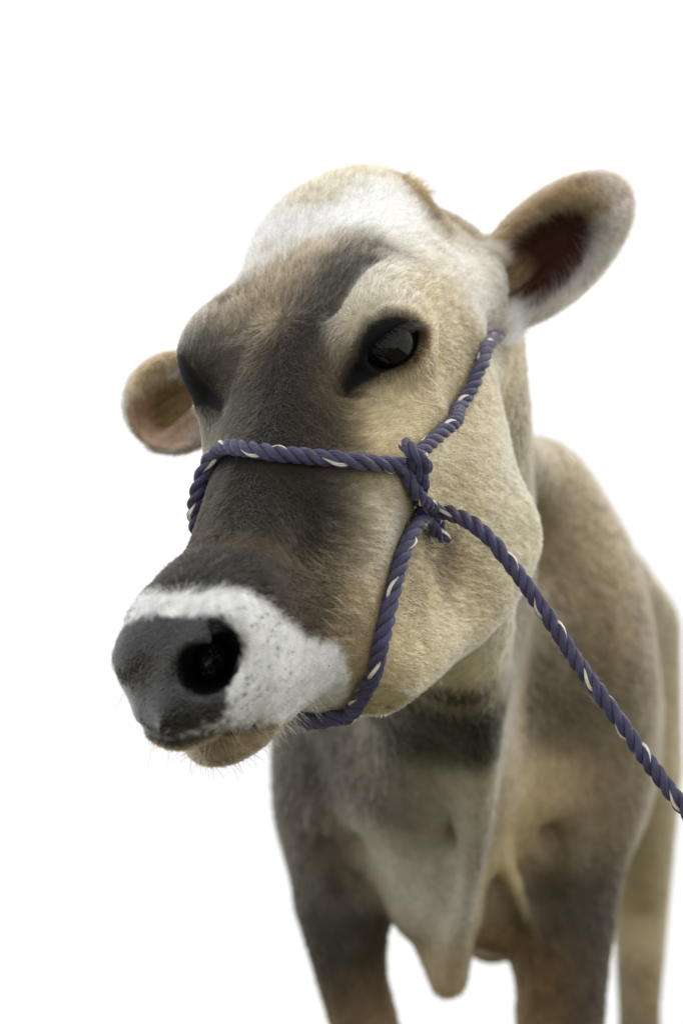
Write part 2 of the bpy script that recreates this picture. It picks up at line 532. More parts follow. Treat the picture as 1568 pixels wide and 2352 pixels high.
# pixel where the patch of coat is seen, its colour, hair length in mm
COAT = [
    (830, 400, (196, 178, 140), 12), (720, 440, (200, 186, 150), 10), (880, 440, (226, 226, 220), 12), (800, 500, (230, 232, 230), 11),
    (680, 520, (222, 220, 212), 9), (620, 580, (214, 206, 190), 8), (900, 520, (226, 226, 218), 11), (960, 560, (208, 202, 184), 10),
    (1020, 600, (190, 180, 150), 9), (960, 440, (120, 100, 66), 14), (740, 570, (206, 186, 152), 8), (660, 640, (196, 172, 134), 7),
    (620, 740, (168, 146, 112), 7), (560, 700, (178, 160, 128), 7), (510, 720, (150, 138, 118), 7), (470, 760, (112, 106, 98), 6),
    (540, 800, (112, 102, 90), 6), (450, 840, (92, 88, 84), 5), (425, 860, (74, 74, 76), 4), (440, 930, (62, 64, 68), 4), (480, 960, (84, 80, 74), 5),
    (590, 830, (122, 104, 82), 6), (560, 920, (84, 78, 70), 6), (640, 940, (70, 66, 62), 6), (680, 860, (66, 64, 62), 6), (720, 760, (74, 70, 66), 6),
    (760, 650, (84, 79, 74), 7), (810, 580, (98, 92, 86), 8), (860, 570, (120, 112, 100), 8), (700, 640, (128, 118, 104), 7),
    (735, 700, (72, 69, 66), 6), (700, 800, (68, 65, 62), 6), (785, 615, (86, 81, 76), 7), (690, 830, (64, 62, 60), 6), (655, 890, (66, 63, 60), 6), (722, 850, (78, 72, 64), 6),
    (640, 850, (78, 72, 66), 6), (600, 900, (80, 74, 66), 6), (500, 860, (98, 92, 84), 6), (520, 950, (78, 74, 68), 5), (725, 610, (112, 104, 94), 7),
    (850, 640, (214, 206, 184), 6), (910, 650, (206, 198, 176), 6), (830, 690, (204, 194, 168), 5), (790, 740, (190, 176, 148), 5), (770, 800, (150, 134, 108), 5),
    (760, 860, (176, 160, 130), 5), (740, 920, (104, 86, 62), 6), (800, 920, (128, 110, 80), 6), (690, 960, (78, 70, 60), 6),
    (985, 700, (196, 176, 132), 6), (1000, 800, (188, 166, 120), 6), (975, 850, (150, 130, 96), 5), (930, 880, (196, 182, 148), 5), (860, 930, (204, 190, 154), 5),
    (1040, 700, (176, 158, 122), 7), (1050, 640, (196, 188, 164), 8), (1075, 750, (140, 124, 90), 8), (1080, 640, (206, 202, 186), 9),
    (960, 960, (206, 190, 146), 5), (880, 1000, (198, 180, 138), 5), (780, 1000, (110, 94, 70), 6), (1050, 950, (198, 182, 142), 6), (1110, 900, (190, 174, 136), 7),
    (1000, 1060, (200, 184, 144), 6), (1100, 1050, (190, 176, 142), 6), (1170, 1100, (188, 178, 148), 7), (1150, 1250, (178, 166, 134), 7), (1080, 1180, (180, 164, 126), 7),
    (1020, 1280, (128, 112, 84), 7), (1080, 1330, (164, 148, 114), 7), (960, 1330, (156, 138, 102), 6), (1000, 1430, (184, 168, 128), 7), (1060, 1430, (192, 178, 140), 7),
    (950, 1520, (182, 162, 118), 7), (1000, 1560, (204, 192, 154), 7), (900, 1590, (208, 194, 158), 6), (870, 1560, (190, 172, 130), 6),
    (560, 1010, (72, 68, 62), 6), (700, 1010, (78, 70, 58), 6), (500, 1110, (66, 62, 57), 5), (600, 1140, (82, 72, 56), 5), (700, 1140, (68, 62, 54), 6),
    (480, 1200, (66, 60, 54), 5), (560, 1220, (90, 74, 54), 5), (640, 1220, (72, 64, 54), 5), (740, 1200, (62, 57, 50), 6), (800, 1130, (90, 80, 66), 6),
    (820, 1220, (118, 104, 82), 6), (860, 1150, (186, 172, 136), 6), (880, 1210, (206, 198, 176), 6), (840, 1300, (188, 174, 144), 6), (880, 1330, (178, 162, 126), 6),
    (420, 1290, (64, 58, 53), 5), (520, 1310, (66, 60, 54), 5), (620, 1330, (72, 64, 54), 5), (720, 1320, (84, 72, 56), 6), (700, 1400, (92, 78, 60), 5),
    (780, 1350, (140, 122, 92), 6), (780, 1430, (124, 106, 80), 5), (840, 1430, (164, 146, 110), 6), (850, 1500, (186, 168, 128), 6), (800, 1460, (170, 152, 118), 5),
    (840, 1570, (196, 180, 140), 5), (390, 1340, (70, 64, 58), 5),
    # neck, throat
    (1180, 870, (168, 152, 116), 9), (1210, 1050, (162, 148, 112), 9), (1215, 1250, (170, 160, 126), 9), (1140, 1480, (190, 180, 148), 9), (1090, 1560, (206, 194, 150), 9),
    # chest and body (far, out of focus); lit dewlap ridge and under-jaw shade painted in
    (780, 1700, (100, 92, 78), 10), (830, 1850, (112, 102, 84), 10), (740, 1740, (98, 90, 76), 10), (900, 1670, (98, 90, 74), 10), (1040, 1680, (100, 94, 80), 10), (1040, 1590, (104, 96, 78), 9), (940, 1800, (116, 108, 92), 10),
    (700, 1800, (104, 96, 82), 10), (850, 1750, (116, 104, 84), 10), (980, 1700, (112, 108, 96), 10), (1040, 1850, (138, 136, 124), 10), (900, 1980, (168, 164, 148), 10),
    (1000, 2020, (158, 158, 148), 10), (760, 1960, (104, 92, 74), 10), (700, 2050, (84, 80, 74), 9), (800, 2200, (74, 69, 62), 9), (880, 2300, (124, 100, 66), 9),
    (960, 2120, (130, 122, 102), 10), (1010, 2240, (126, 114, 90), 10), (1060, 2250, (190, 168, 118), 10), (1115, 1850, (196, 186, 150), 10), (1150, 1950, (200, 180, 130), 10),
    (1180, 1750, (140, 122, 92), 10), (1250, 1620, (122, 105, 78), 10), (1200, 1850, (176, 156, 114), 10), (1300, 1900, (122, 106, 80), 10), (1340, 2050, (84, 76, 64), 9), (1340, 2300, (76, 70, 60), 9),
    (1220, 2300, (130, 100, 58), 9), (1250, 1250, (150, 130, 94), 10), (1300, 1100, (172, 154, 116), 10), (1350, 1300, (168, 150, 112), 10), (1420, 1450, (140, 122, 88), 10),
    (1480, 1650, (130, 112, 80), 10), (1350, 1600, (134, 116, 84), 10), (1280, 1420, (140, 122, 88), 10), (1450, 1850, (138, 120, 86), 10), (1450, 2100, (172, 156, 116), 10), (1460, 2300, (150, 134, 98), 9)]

cp, cc, cl, ch = [], [], [], []
for (u0, v0, c0, l0) in COAT:
    h = seen(u0, v0)
    if h is None:
        continue
    q = wh(h[0]); ishead = h[0][1] < 1.33 and v0 < 1745
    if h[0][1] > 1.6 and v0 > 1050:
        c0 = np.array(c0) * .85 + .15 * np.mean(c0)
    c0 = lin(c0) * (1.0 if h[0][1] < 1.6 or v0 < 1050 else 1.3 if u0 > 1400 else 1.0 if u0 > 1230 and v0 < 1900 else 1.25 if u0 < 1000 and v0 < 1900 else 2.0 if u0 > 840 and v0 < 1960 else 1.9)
    c0 = c0 * min(1, .72 / c0.max()) if h[0][1] > 1.4 else c0          # trunk colours brightened by region to offset its shade, capped here
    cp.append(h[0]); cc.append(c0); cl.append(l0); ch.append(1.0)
    if ishead and q[1] > .018:
        cp.append(hw(q * (1, -1, 1))); cc.append(c0); cl.append(l0); ch.append(.16)
cp, cc, cl, ch = map(np.array, (cp, cc, cl, ch))

def interp(P):
    col = np.zeros((len(P), 3)); le = np.zeros(len(P))
    sc = 1 + 1.6 * smooth(P[:, 1], 1.42, 1.62)          # broader patches on the trunk
    for i in range(0, len(P), 20000):
        d2 = ((P[i:i + 20000, None, :] - cp[None]) ** 2).sum(2) / (sc[i:i + 20000, None] ** 2)
        w = ch[None] * (np.exp(-d2 / (2 * .016 ** 2)) + .02 * np.exp(-d2 / (2 * .045 ** 2)) + 1e-5 * np.exp(-d2 / (2 * .2 ** 2)) + 1e-12)
        w /= w.sum(1, keepdims=True)
        col[i:i + 20000] = w @ cc
        le[i:i + 20000] = w @ cl
    return col, le

def noise3(P, f, seed=0):
    """cheap smooth value noise in [-1, 1]"""
    q = P * f + seed * 17.3
    i = np.floor(q).astype(np.int64); t = q - i; t = t * t * (3 - 2 * t)
    def hsh(a):
        n = (a[:, 0] * 73856093) ^ (a[:, 1] * 19349663) ^ (a[:, 2] * 83492791) ^ (seed * 2654435)
        n = (n * 1103515245 + 12345) & 0x7fffffff
        n = ((n >> 13) ^ n) * 60493 & 0x7fffffff
        return n / 0x7fffffff * 2 - 1
    out = 0
    for k in range(8):
        o = np.array([(k >> a) & 1 for a in range(3)])
        w = np.prod(np.where(o, t, 1 - t), 1)
        out = out + w * hsh(i + o)
    return out

def inside(uv, poly):
    """signed distance in pixels, positive inside"""
    poly = np.array(poly, float); n = len(poly)
    best = np.full(len(uv), 1e9); ins = np.zeros(len(uv), bool)
    for k in range(n):
        a, b = poly[k], poly[(k + 1) % n]
        ab = b - a; t = np.clip(((uv - a) @ ab) / (ab @ ab), 0, 1)
        best = np.minimum(best, np.linalg.norm(uv - a - t[:, None] * ab, axis=1))
        cr = ((a[1] > uv[:, 1]) != (b[1] > uv[:, 1]))
        with np.errstate(divide='ignore', invalid='ignore'):
            xx = a[0] + (uv[:, 1] - a[1]) * (b[0] - a[0]) / (b[1] - a[1])
        ins ^= cr & (uv[:, 0] < xx)
    return np.where(ins, best, -best)

WHITE = [(300, 1375), (339, 1376), (400, 1360), (516, 1350), (571, 1360), (623, 1388), (660, 1424), (708, 1466), (780, 1480), (800, 1546), (806, 1582), (785, 1622),
         (740, 1640), (690, 1654), (640, 1662), (560, 1672), (440, 1690), (200, 1720), (150, 1450)]
NOSE = [(200, 1486), (260, 1478), (295, 1448), (343, 1446), (379, 1420), (430, 1412), (475, 1412), (508, 1420), (540, 1442), (560, 1478), (555, 1512), (543, 1545),
        (535, 1576), (518, 1600), (522, 1625), (530, 1650), (515, 1672), (468, 1684), (408, 1693), (352, 1712), (300, 1712), (180, 1690)]
HOLE = [(484, 1424), (508, 1426), (540, 1448), (555, 1484), (545, 1526), (533, 1562), (499, 1584), (460, 1580), (419, 1564), (405, 1534), (415, 1504), (459, 1484), (479, 1459)]
EYEP = [(786, 893), (790, 876), (806, 850), (822, 815), (836, 770), (852, 744), (885, 728), (920, 730), (950, 748), (962, 772), (955, 805), (930, 832), (895, 850), (855, 866), (820, 888), (798, 904)]

def smooth(x, a, b):
    t = np.clip((x - a) / (b - a), 0, 1); return t * t * (3 - 2 * t)

def pigment(P):
    """linear colour, hair length (m), bare wet skin 0..1, fine-fur head 0..1"""
    col, le = interp(P)
    q = wh(P)
    head = smooth(1.40 - P[:, 1], 0, .06) * smooth(q[:, 2], -.33, -.30)
    qm = q.copy(); qm[:, 1] = np.abs(qm[:, 1])
    uv = project(hw(qm))
    wob = noise3(P, 160, 1) * 5 + noise3(P, 420, 2) * 4
    muz = (q[:, 0] > .33) & (head > .5)
    wh_ = smooth(inside(uv, WHITE) + wob * 1.3, -12, 13) * muz
    col = col * (1 - wh_[:, None]) + lin((224, 225, 222)) * wh_[:, None]
    le = le * (1 - wh_) + 3.6 * wh_
    # lower lip
    mv = np.interp(uv[:, 0], (300, 372, 408, 500, 580, 652, 700, 790), (1724, 1716, 1706, 1688, 1680, 1669, 1655, 1640))
    low = smooth(uv[:, 1] - mv, -1, 7) * muz * smooth(q[:, 0], .36, .39)
    tan = lin((164, 146, 116)) * (1 - smooth(q[:, 1] * 0 + uv[:, 0], 610, 680))[:, None] + lin((222, 210, 176)) * smooth(uv[:, 0], 610, 680)[:, None]
    wh_ = wh_ * (1 - low)
    col = col * (1 - low[:, None]) + tan * low[:, None]
    le = le * (1 - low) + 5 * low
    front = (q[:, 0] > .44) & (head > .5)
    lowq = smooth(uv[:, 1], 1580, 1640)
    ns = smooth(inside(uv, NOSE) + wob * (1.4 + 1.6 * lowq) + noise3(P, 700, 6) * 16 * lowq, -5 - 20 * lowq, 9 + 22 * lowq) * front * (1 - .85 * low)
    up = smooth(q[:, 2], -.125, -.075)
    sk = lin((40, 39, 38)) * (1 - up[:, None]) + lin((64, 69, 72)) * up[:, None]  # top of the nose lighter and bluer: sky sheen painted into the skin
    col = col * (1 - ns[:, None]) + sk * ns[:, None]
    hole = smooth(inside(uv, HOLE), -2, 7) * front
    col = col * (1 - hole[:, None]) + lin((38, 28, 26)) * hole[:, None]
    bare = np.maximum(ns, hole)
    # eye rims
    nz = (np.abs(q[:, 0] - EYE['C'][0]) < .05) & (head > .5) & (qm[:, 1] > .03) & (q[:, 2] > -.10)
    qe = qm - np.array(EYE_OFF) * (q[:, 1] < 0)[:, None]
    de = inside(project(hw(qe)), EYEP)
    er = smooth(de + wob * .5, -7, 5) * nz
    halo = smooth(de + wob, -38, -2) * nz * .55
    col = col * (1 - halo[:, None]) + lin((72, 64, 52)) * halo[:, None]
    col = col * (1 - er[:, None]) + lin((24, 24, 25)) * er[:, None]
    bare = np.maximum(bare, er * .85)
    # ears
    for s, (b, c, A, L, sh_, hwid, cl_, cw_) in zip((1, -1), EARS):
        v = (q - c) @ A.T
        r2 = (v[:, 0] / (L * .54)) ** 2 + (v[:, 1] / (hwid * 1.12)) ** 2 + ((v[:, 2] + .010) / .044) ** 2
        ine = smooth(r2, 1.15, .95) * (head > .2) * smooth(v[:, 0], -L * .52, -L * .36)
        k0_ = ((v[:, 0] - sh_[0]) / cl_) ** 2 + ((v[:, 1] - sh_[1]) / cw_) ** 2 + ((v[:, 2] - .018) / .042) ** 2
        cav = smooth(k0_, 1.45, 1.10) * smooth(v[:, 2], .008, -.004)
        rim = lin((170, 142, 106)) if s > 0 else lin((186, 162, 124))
        lowr = smooth(-v[:, 1] if (HR @ A[1])[2] > 0 else v[:, 1], .012, .03)
        ec = rim * (1 - lowr[:, None]) + lin((214, 202, 182)) * lowr[:, None]
        tipn = smooth(v[:, 0], L * .25, L * .42)
        ec = ec * (1 - .5 * tipn[:, None]) + lin((206, 198, 186)) * .5 * tipn[:, None]
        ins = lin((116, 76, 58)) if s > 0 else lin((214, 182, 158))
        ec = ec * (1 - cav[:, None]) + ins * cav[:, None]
        col = col * (1 - ine[:, None]) + ec * ine[:, None]
        le = le * (1 - ine) + (10 * (1 - cav) + 5 * cav) * ine
        bare = np.maximum(bare * (1 - ine), .75 * cav * ine)
    mott = 1 + .10 * noise3(P, 55, 3) + .08 * noise3(P, 140, 4)
    col = np.clip(col * mott[:, None], 0, 1)
    col = col * (.205 + .52 * smooth(col.mean(1), .06, .36) + .16 * smooth(col.mean(1), .45, .75))[:, None]              # hair scatters more light than flat paint of the same colour
    lum = col @ np.array([.3, .6, .1]); col = np.clip(lum[:, None] + (col - lum[:, None]) * 1.0, 0, 1)
    wet = np.maximum(np.maximum(ns, hole), .12 * er)
    return col, le * .001, bare, head, wet

vcol, vlen, vbare, vhead, vwet = pigment(BV)

def set_attr(me, name, typ, dom, arr):
    a = me.attributes.new(name, typ, dom)
    key = {'FLOAT_COLOR': 'color', 'FLOAT': 'value', 'FLOAT_VECTOR': 'vector'}[typ]
    a.data.foreach_set(key, np.ascontiguousarray(arr, np.float32).ravel())

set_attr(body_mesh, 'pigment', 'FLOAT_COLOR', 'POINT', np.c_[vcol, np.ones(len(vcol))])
set_attr(body_mesh, 'bare', 'FLOAT', 'POINT', vwet)

# ------------------------------------------------------------------ materials
def new_mat(name):
    m = bpy.data.materials.new(name); m.use_nodes = True
    nt = m.node_tree; p = nt.nodes['Principled BSDF']
    return m, nt, p

def hide_material():
    m, nt, p = new_mat('hide')
    N, Lk = nt.nodes, nt.links
    at = N.new('ShaderNodeAttribute'); at.attribute_name = 'pigment'
    ab = N.new('ShaderNodeAttribute'); ab.attribute_name = 'bare'
    tc = N.new('ShaderNodeTexCoord')
    n1 = N.new('ShaderNodeTexNoise'); n1.inputs['Scale'].default_value = 160; n1.inputs['Detail'].default_value = 3
    Lk.new(tc.outputs['Object'], n1.inputs['Vector'])
    mx = N.new('ShaderNodeMix'); mx.data_type = 'RGBA'; mx.blend_type = 'MULTIPLY'; mx.inputs['Factor'].default_value = .5
    cr = N.new('ShaderNodeMapRange'); cr.inputs['From Min'].default_value = .3; cr.inputs['From Max'].default_value = .7
    cr.inputs['To Min'].default_value = .6; cr.inputs['To Max'].default_value = 1.3
    Lk.new(n1.outputs['Fac'], cr.inputs['Value'])
    Lk.new(at.outputs['Color'], mx.inputs['A']); Lk.new(cr.outputs['Result'], mx.inputs['B'])
    Lk.new(mx.outputs['Result'], p.inputs['Base Color'])
    ro = N.new('ShaderNodeMapRange'); ro.inputs['To Min'].default_value = .85; ro.inputs['To Max'].default_value = .26
    Lk.new(ab.outputs['Fac'], ro.inputs['Value']); Lk.new(ro.outputs['Result'], p.inputs['Roughness'])
    vo = N.new('ShaderNodeTexVoronoi'); vo.feature = 'DISTANCE_TO_EDGE'; vo.inputs['Scale'].default_value = 330
    ns = N.new('ShaderNodeTexNoise'); ns.inputs['Scale'].default_value = 90
    Lk.new(tc.outputs['Object'], ns.inputs['Vector'])
    ad = N.new('ShaderNodeMix'); ad.data_type = 'RGBA'; ad.inputs['Factor'].default_value = .02
    Lk.new(tc.outputs['Object'], ad.inputs['A']); Lk.new(ns.outputs['Color'], ad.inputs['B'])
    Lk.new(ad.outputs['Result'], vo.inputs['Vector'])
    mr = N.new('ShaderNodeMapRange'); mr.inputs['From Max'].default_value = .25
    Lk.new(vo.outputs['Distance'], mr.inputs['Value'])
    mu = N.new('ShaderNodeMath'); mu.operation = 'MULTIPLY'
    Lk.new(mr.outputs['Result'], mu.inputs[0]); Lk.new(ab.outputs['Fac'], mu.inputs[1])
    bp = N.new('ShaderNodeBump'); bp.inputs['Strength'].default_value = .5; bp.inputs['Distance'].default_value = .0012
    sp = N.new('ShaderNodeMapRange'); sp.inputs['To Min'].default_value = .08; sp.inputs['To Max'].default_value = .5
    Lk.new(ab.outputs['Fac'], sp.inputs['Value']); Lk.new(sp.outputs['Result'], p.inputs['Specular IOR Level'])
    cw = N.new('ShaderNodeMath'); cw.operation = 'MULTIPLY'; cw.inputs[1].default_value = .28
    Lk.new(ab.outputs['Fac'], cw.inputs[0]); Lk.new(cw.outputs['Value'], p.inputs['Coat Weight'])
    p.inputs['Coat Roughness'].default_value = .22
    Lk.new(mu.outputs['Value'], bp.inputs['Height']); Lk.new(bp.outputs['Normal'], p.inputs['Normal'])
    return m

def hair_material(name, attr=True, color=(0, 0, 0), rough=.45):
    m = bpy.data.materials.new(name); m.use_nodes = True
    nt = m.node_tree; nt.nodes.clear()
    out = nt.nodes.new('ShaderNodeOutputMaterial')
    h = nt.nodes.new('ShaderNodeBsdfHairPrincipled')
    h.parametrization = 'COLOR'
    h.inputs['Roughness'].default_value = rough
    h.inputs['Radial Roughness'].default_value = .55
    h.inputs['Coat'].default_value = 0
    h.inputs['IOR'].default_value = 1.25
    if attr:
        a = nt.nodes.new('ShaderNodeAttribute'); a.attribute_name = 'pigment'
        nt.links.new(a.outputs['Color'], h.inputs['Color'])
    else:
        h.inputs['Color'].default_value = (*color, 1)
    nt.links.new(h.outputs[0], out.inputs['Surface'])
    return m

M_HIDE = hide_material()
M_COAT = hair_material('coat_hair')
body_mesh.materials.append(M_HIDE)

# ------------------------------------------------------------------ the cow
cow = bpy.data.objects.new('cow', None)
COL.objects.link(cow)
cow.location = (px(1080, 1500, 2.0)[0], 2.0, 0)
cow['label'] = 'tan and grey dairy cow with white muzzle and dark face wearing a halter'
cow['category'] = 'cow'

def child(o, parent):
    o.parent = parent
    o.matrix_parent_inverse = parent.matrix_basis.inverted()
    return o
child(body, cow)

# eyes
def eye_material():
    m, nt, p = new_mat('dark_eye')
    p.inputs['Base Color'].default_value = (.003, .0025, .0022, 1)
    p.inputs['Roughness'].default_value = .04
    p.inputs['IOR'].default_value = 1.36
    return m
M_EYE = eye_material()
def eye_mesh():
    V, Q = [], []
    nu, nv = 40, 24
    for j in range(nv + 1):
        th = math.pi * j / nv
        for i in range(nu):
            ph = 2 * math.pi * i / nu
            v = np.array([math.sin(th) * math.cos(ph), math.sin(th) * math.sin(ph), math.cos(th)])
            rr = EYE_R * (1 + .05 * max(0, (math.cos(th) - .72) / .28))       # cornea bulge about its own z
            V.append(v * rr)
    for j in range(nv):
        for i in range(nu):
            Q.append((j * nu + i, (j + 1) * nu + i, (j + 1) * nu + (i + 1) % nu, j * nu + (i + 1) % nu))
    me = mesh_np('eye', np.array(V), np.array(Q)); me.materials.append(M_EYE)
    return me
em = eye_mesh()
for s in (1, -1):
    o = bpy.data.objects.new('eye', em); COL.objects.link(o)
    c = hw(EYE['C'] * (1, s, 1) + np.array(EYE_OFF) * (s < 0)); ax_ = HR @ (EYE['a'] * (1, s, 1))
    o.matrix_basis = Matrix.Translation(Vector(c)) @ Vector(ax_).to_track_quat('Z', 'Y').to_matrix().to_4x4()
    child(o, cow)
    o['label'] = 'dark glossy eye'

# ------------------------------------------------------------------ where the rope runs (the coat lies flat beneath it)
ROPE_R = .0054
def catmull(P, step=.0011):
    P = np.asarray(P, float)
    Pe = np.vstack([2 * P[0] - P[1], P, 2 * P[-1] - P[-2]])
    out = []
    for i in range(1, len(Pe) - 2):
        p0, p1, p2, p3 = Pe[i - 1:i + 3]
        t = np.linspace(0, 1, 40, endpoint=False)[:, None]
        out.append(.5 * ((2 * p1) + (-p0 + p2) * t + (2 * p0 - 5 * p1 + 4 * p2 - p3) * t**2 + (-p0 + 3 * p1 - 3 * p2 + p3) * t**3))
    out = np.vstack(out + [P[-1:]])
    s = np.r_[0, np.cumsum(np.linalg.norm(np.diff(out, axis=0), axis=1))]
    q = np.arange(0, s[-1], step)
    return np.stack([np.interp(q, s, out[:, k]) for k in range(3)], 1)

def rest_on(P, gap=ROPE_R * .97, reach=.02):
    """push a path out of the hide so that the rope lies on it"""
    P = P.copy()
    for _ in range(3):
        for i in range(len(P)):
            loc, nor, _i, d = BVH.find_nearest(Vector(P[i]))
            v = np.array(P[i]) - np.array(loc); sd = float(v @ np.array(nor))
            if sd < gap and d < .05:
                P[i] = np.array(loc) + np.array(nor) * gap
        K_ = 6
        pad = np.vstack([np.repeat(P[:1], K_, 0), P, np.repeat(P[-1:], K_, 0)])
        ker = np.hanning(2 * K_ + 3)[1:-1]; ker /= ker.sum()
        P = np.stack([np.convolve(pad[:, k], ker, 'valid') for k in range(3)], 1)
    return P

def on_face(pts, gap=ROPE_R):
    out = []
    for u0, v0 in pts:
        h = seen(u0, v0); out.append(h[0] + h[1] * gap)
    return out

def near(q, gap=ROPE_R):
    loc, nor, _i, _d = BVH.find_nearest(Vector(hw(q)))
    return np.array(loc) + np.array(nor) * gap

ROPES = []
# noseband: from under the chin up the far side, over the bridge of the nose, to the splice on the near cheek
nb = [near((.372, .000, -.235)), near((.365, -.045, -.20)), near((.345, -.070, -.16)), near((.325, -.080, -.12)), near((.318, -.060, -.085))]
nb += on_face([(512, 1048), (570, 1046), (640, 1058), (720, 1066), (800, 1074), (870, 1078)])
nb += [on_face([(918, 1078)])[0] + np.array([0, -.004, 0])]
ROPES.append(('noseband', rest_on(catmull(nb)), ROPE_R, .6, None))
# crown strap: from the splice up the cheek, behind the ear and over the nape to the far side
cs = on_face([(925, 1090), (930, 1066), (958, 1032), (1006, 982), (1046, 924), (1082, 856), (1098, 815)])
d_e = cs[-1][1]
vis = rest_on(catmull(cs), gap=ROPE_R * 1.15)
hid = [px(1120, 792, d_e + .030), px(1150, 764, 1.325), px(1172, 735, 1.37), px(1150, 660, 1.40), px(1060, 610, 1.40), px(960, 570, 1.38)]
hid += [near((-.09, -.09, -.09)), near((.00, -.12, -.15)), near((.10, -.12, -.13)), near((.20, -.11, -.11)), near((.30, -.09, -.12))]
ROPES.append(('crown_strap', catmull(list(vis[:-6:12]) + hid), ROPE_R, 2.0, None))
# spliced eye on the cheek: the noseband's own end doubled back and laid round itself
kc = catmull(on_face([(908, 1076), (924, 1092), (938, 1122), (951, 1156), (966, 1190), (982, 1218), (994, 1232)], gap=ROPE_R * 1.45))
t_ = np.gradient(kc, axis=0); t_ /= np.linalg.norm(t_, axis=1)[:, None]
o_ = np.array([0, -1., .1]) - t_ * (t_ @ np.array([0, -1., .1]))[:, None]; o_ /= np.linalg.norm(o_, axis=1)[:, None]
w_ = np.cross(t_, o_)
ang = np.linspace(-.4, 4.6, len(kc))
for ph0, ph1 in ((0.0, 1.0), (np.pi, 2.6)):
    kk_ = kc + ROPE_R * .78 * (np.cos(ang + ph0)[:, None] * w_ + np.sin(ang + ph0)[:, None] * o_ * .85)
    ROPES.append(('splice', kk_, ROPE_R * .84, ph1, 'end of the noseband spliced back on itself'))
# a turn of rope round the crown strap
w0 = seen(926, 1070); c0 = w0[0] + w0[1] * ROPE_R * 1.3
ax1 = px(945, 1045, 1.0) - px(915, 1095, 1.0); ax1 /= np.linalg.norm(ax1)
n1 = w0[1] - ax1 * (w0[1] @ ax1); n1 /= np.linalg.norm(n1); b1 = np.cross(ax1, n1)
lp_ = [c0 + (n1 * math.cos(a) + b1 * math.sin(a)) * ROPE_R * 1.75 + ax1 * (.003 - .0022 * a) for a in np.linspace(-2.2, 2.4, 12)]
ROPES.append(('loop', catmull(lp_), ROPE_R * .9, .3, 'turn of rope closing the splice'))
# chin strap running up through the splice and out as the lead rope
cn = [near((.372, -.02, -.235)), near((.376, .012, -.235))] + on_face([(790, 1634), (812, 1606), (834, 1566), (855, 1485), (874, 1405), (889, 1338), (908, 1268), (934, 1210)])
hk = seen(962, 1186)
cn += [hk[0] + hk[1] * ROPE_R * .9]
d_l = (hk[0] + hk[1] * ROPE_R * 1.2)[1]
cn_lead = [(988, 1175, -.002), (1035, 1180, -.010), (1085, 1204, -.018), (1130, 1245, -.024), (1180, 1306, -.03), (1250, 1405, -.036), (1330, 1528, -.04), (1420, 1654, -.042),
           (1500, 1766, -.044), (1580, 1870, -.046), (1720, 2040, -.05), (1900, 2230, -.05)]
P_chin = rest_on(catmull(cn))
ROPES.append(('chin_strap', P_chin, ROPE_R, 1.4, None))
ROPES.append(('lead_rope', catmull([P_chin[-8]] + [px(u0, v0, d_l + dd) for u0, v0, dd in cn_lead]), ROPE_R, 1.4, 'lead rope running out from the splice'))
VOX = .0016
def rope_cells(f):
    out = []
    for nm, P_, R_, ph_, lb_ in ROPES:
        base_ = np.floor(P_ / VOX).astype(int)
        k_ = R_ * f / VOX; n_ = int(np.ceil(k_))
        o3 = np.array([(a, b, c) for a in range(-n_, n_ + 1) for b in range(-n_, n_ + 1) for c in range(-n_, n_ + 1) if a * a + b * b + c * c <= k_ * k_])
        cell = np.unique((base_[::2, None] + o3[None]).reshape(-1, 3), axis=0)
        out.append((cell[:, 0] * 4000 + cell[:, 1]) * 4000 + cell[:, 2])
    return np.unique(np.concatenate(out))
CELLS = [rope_cells(1.2), rope_cells(2.4)]

def under_rope(P, ring=0):
    c = np.floor(P / VOX).astype(int)
    return np.isin((c[:, 0] * 4000 + c[:, 1]) * 4000 + c[:, 2], CELLS[ring])

# ------------------------------------------------------------------ coat of hair
def hair_object(name, P, rad, col, mat, parent):
    """P: (n, k, 3) points, rad: (n, k) radii, col: (n, 3)"""
    n, k = P.shape[:2]
    hc = bpy.data.hair_curves.new(name)
    hc.add_curves([k] * n)
    hc.attributes['position'].data.foreach_set('vector', np.ascontiguousarray(P, np.float32).ravel())
    ra = hc.attributes.get('radius') or hc.attributes.new('radius', 'FLOAT', 'POINT')
    ra.data.foreach_set('value', np.ascontiguousarray(rad, np.float32).ravel())
    if col is not None:
        a = hc.attributes.new('pigment', 'FLOAT_COLOR', 'CURVE')
        a.data.foreach_set('color', np.c_[col, np.ones(n)].astype(np.float32).ravel())
    hc.materials.append(mat)
    o = bpy.data.objects.new(name, hc); COL.objects.link(o)
    child(o, parent)
    o['kind'] = 'stuff'
    return o

T = np.concatenate([BQ[:, [0, 1, 2]], BQ[:, [0, 2, 3]]])
ta, tb, tc_ = BV[T[:, 0]], BV[T[:, 1]], BV[T[:, 2]]
area = .5 * np.linalg.norm(np.cross(tb - ta, tc_ - ta), axis=1)
tcen = (ta + tb + tc_) / 3
tn = BN[T].mean(1)
view = tcen - np.array([0, 0, CAM_H]); view /= np.linalg.norm(view, axis=1)[:, None]
away = (tn * view).sum(1)
thead = vhead[T].mean(1); tbare = vbare[T].mean(1)
DENS = 2.2e6 if not DEV else 6e5
BDENS = 7e4
dens = (DENS * thead + BDENS * (1 - thead) * (tcen[:, 2] > .30)) * (1 - smooth(tbare, .15, .6))
dens *= np.where(away > .35, .22, 1.0)
num = rng.poisson(dens * area)
ti = np.repeat(np.arange(len(T)), num)
r1, r2 = rng.random(len(ti)), rng.random(len(ti))
f = r1 + r2 > 1; r1[f], r2[f] = 1 - r1[f], 1 - r2[f]
bc = np.c_[1 - r1 - r2, r1, r2]
P_ = (BV[T[ti]] * bc[:, :, None]).sum(1)
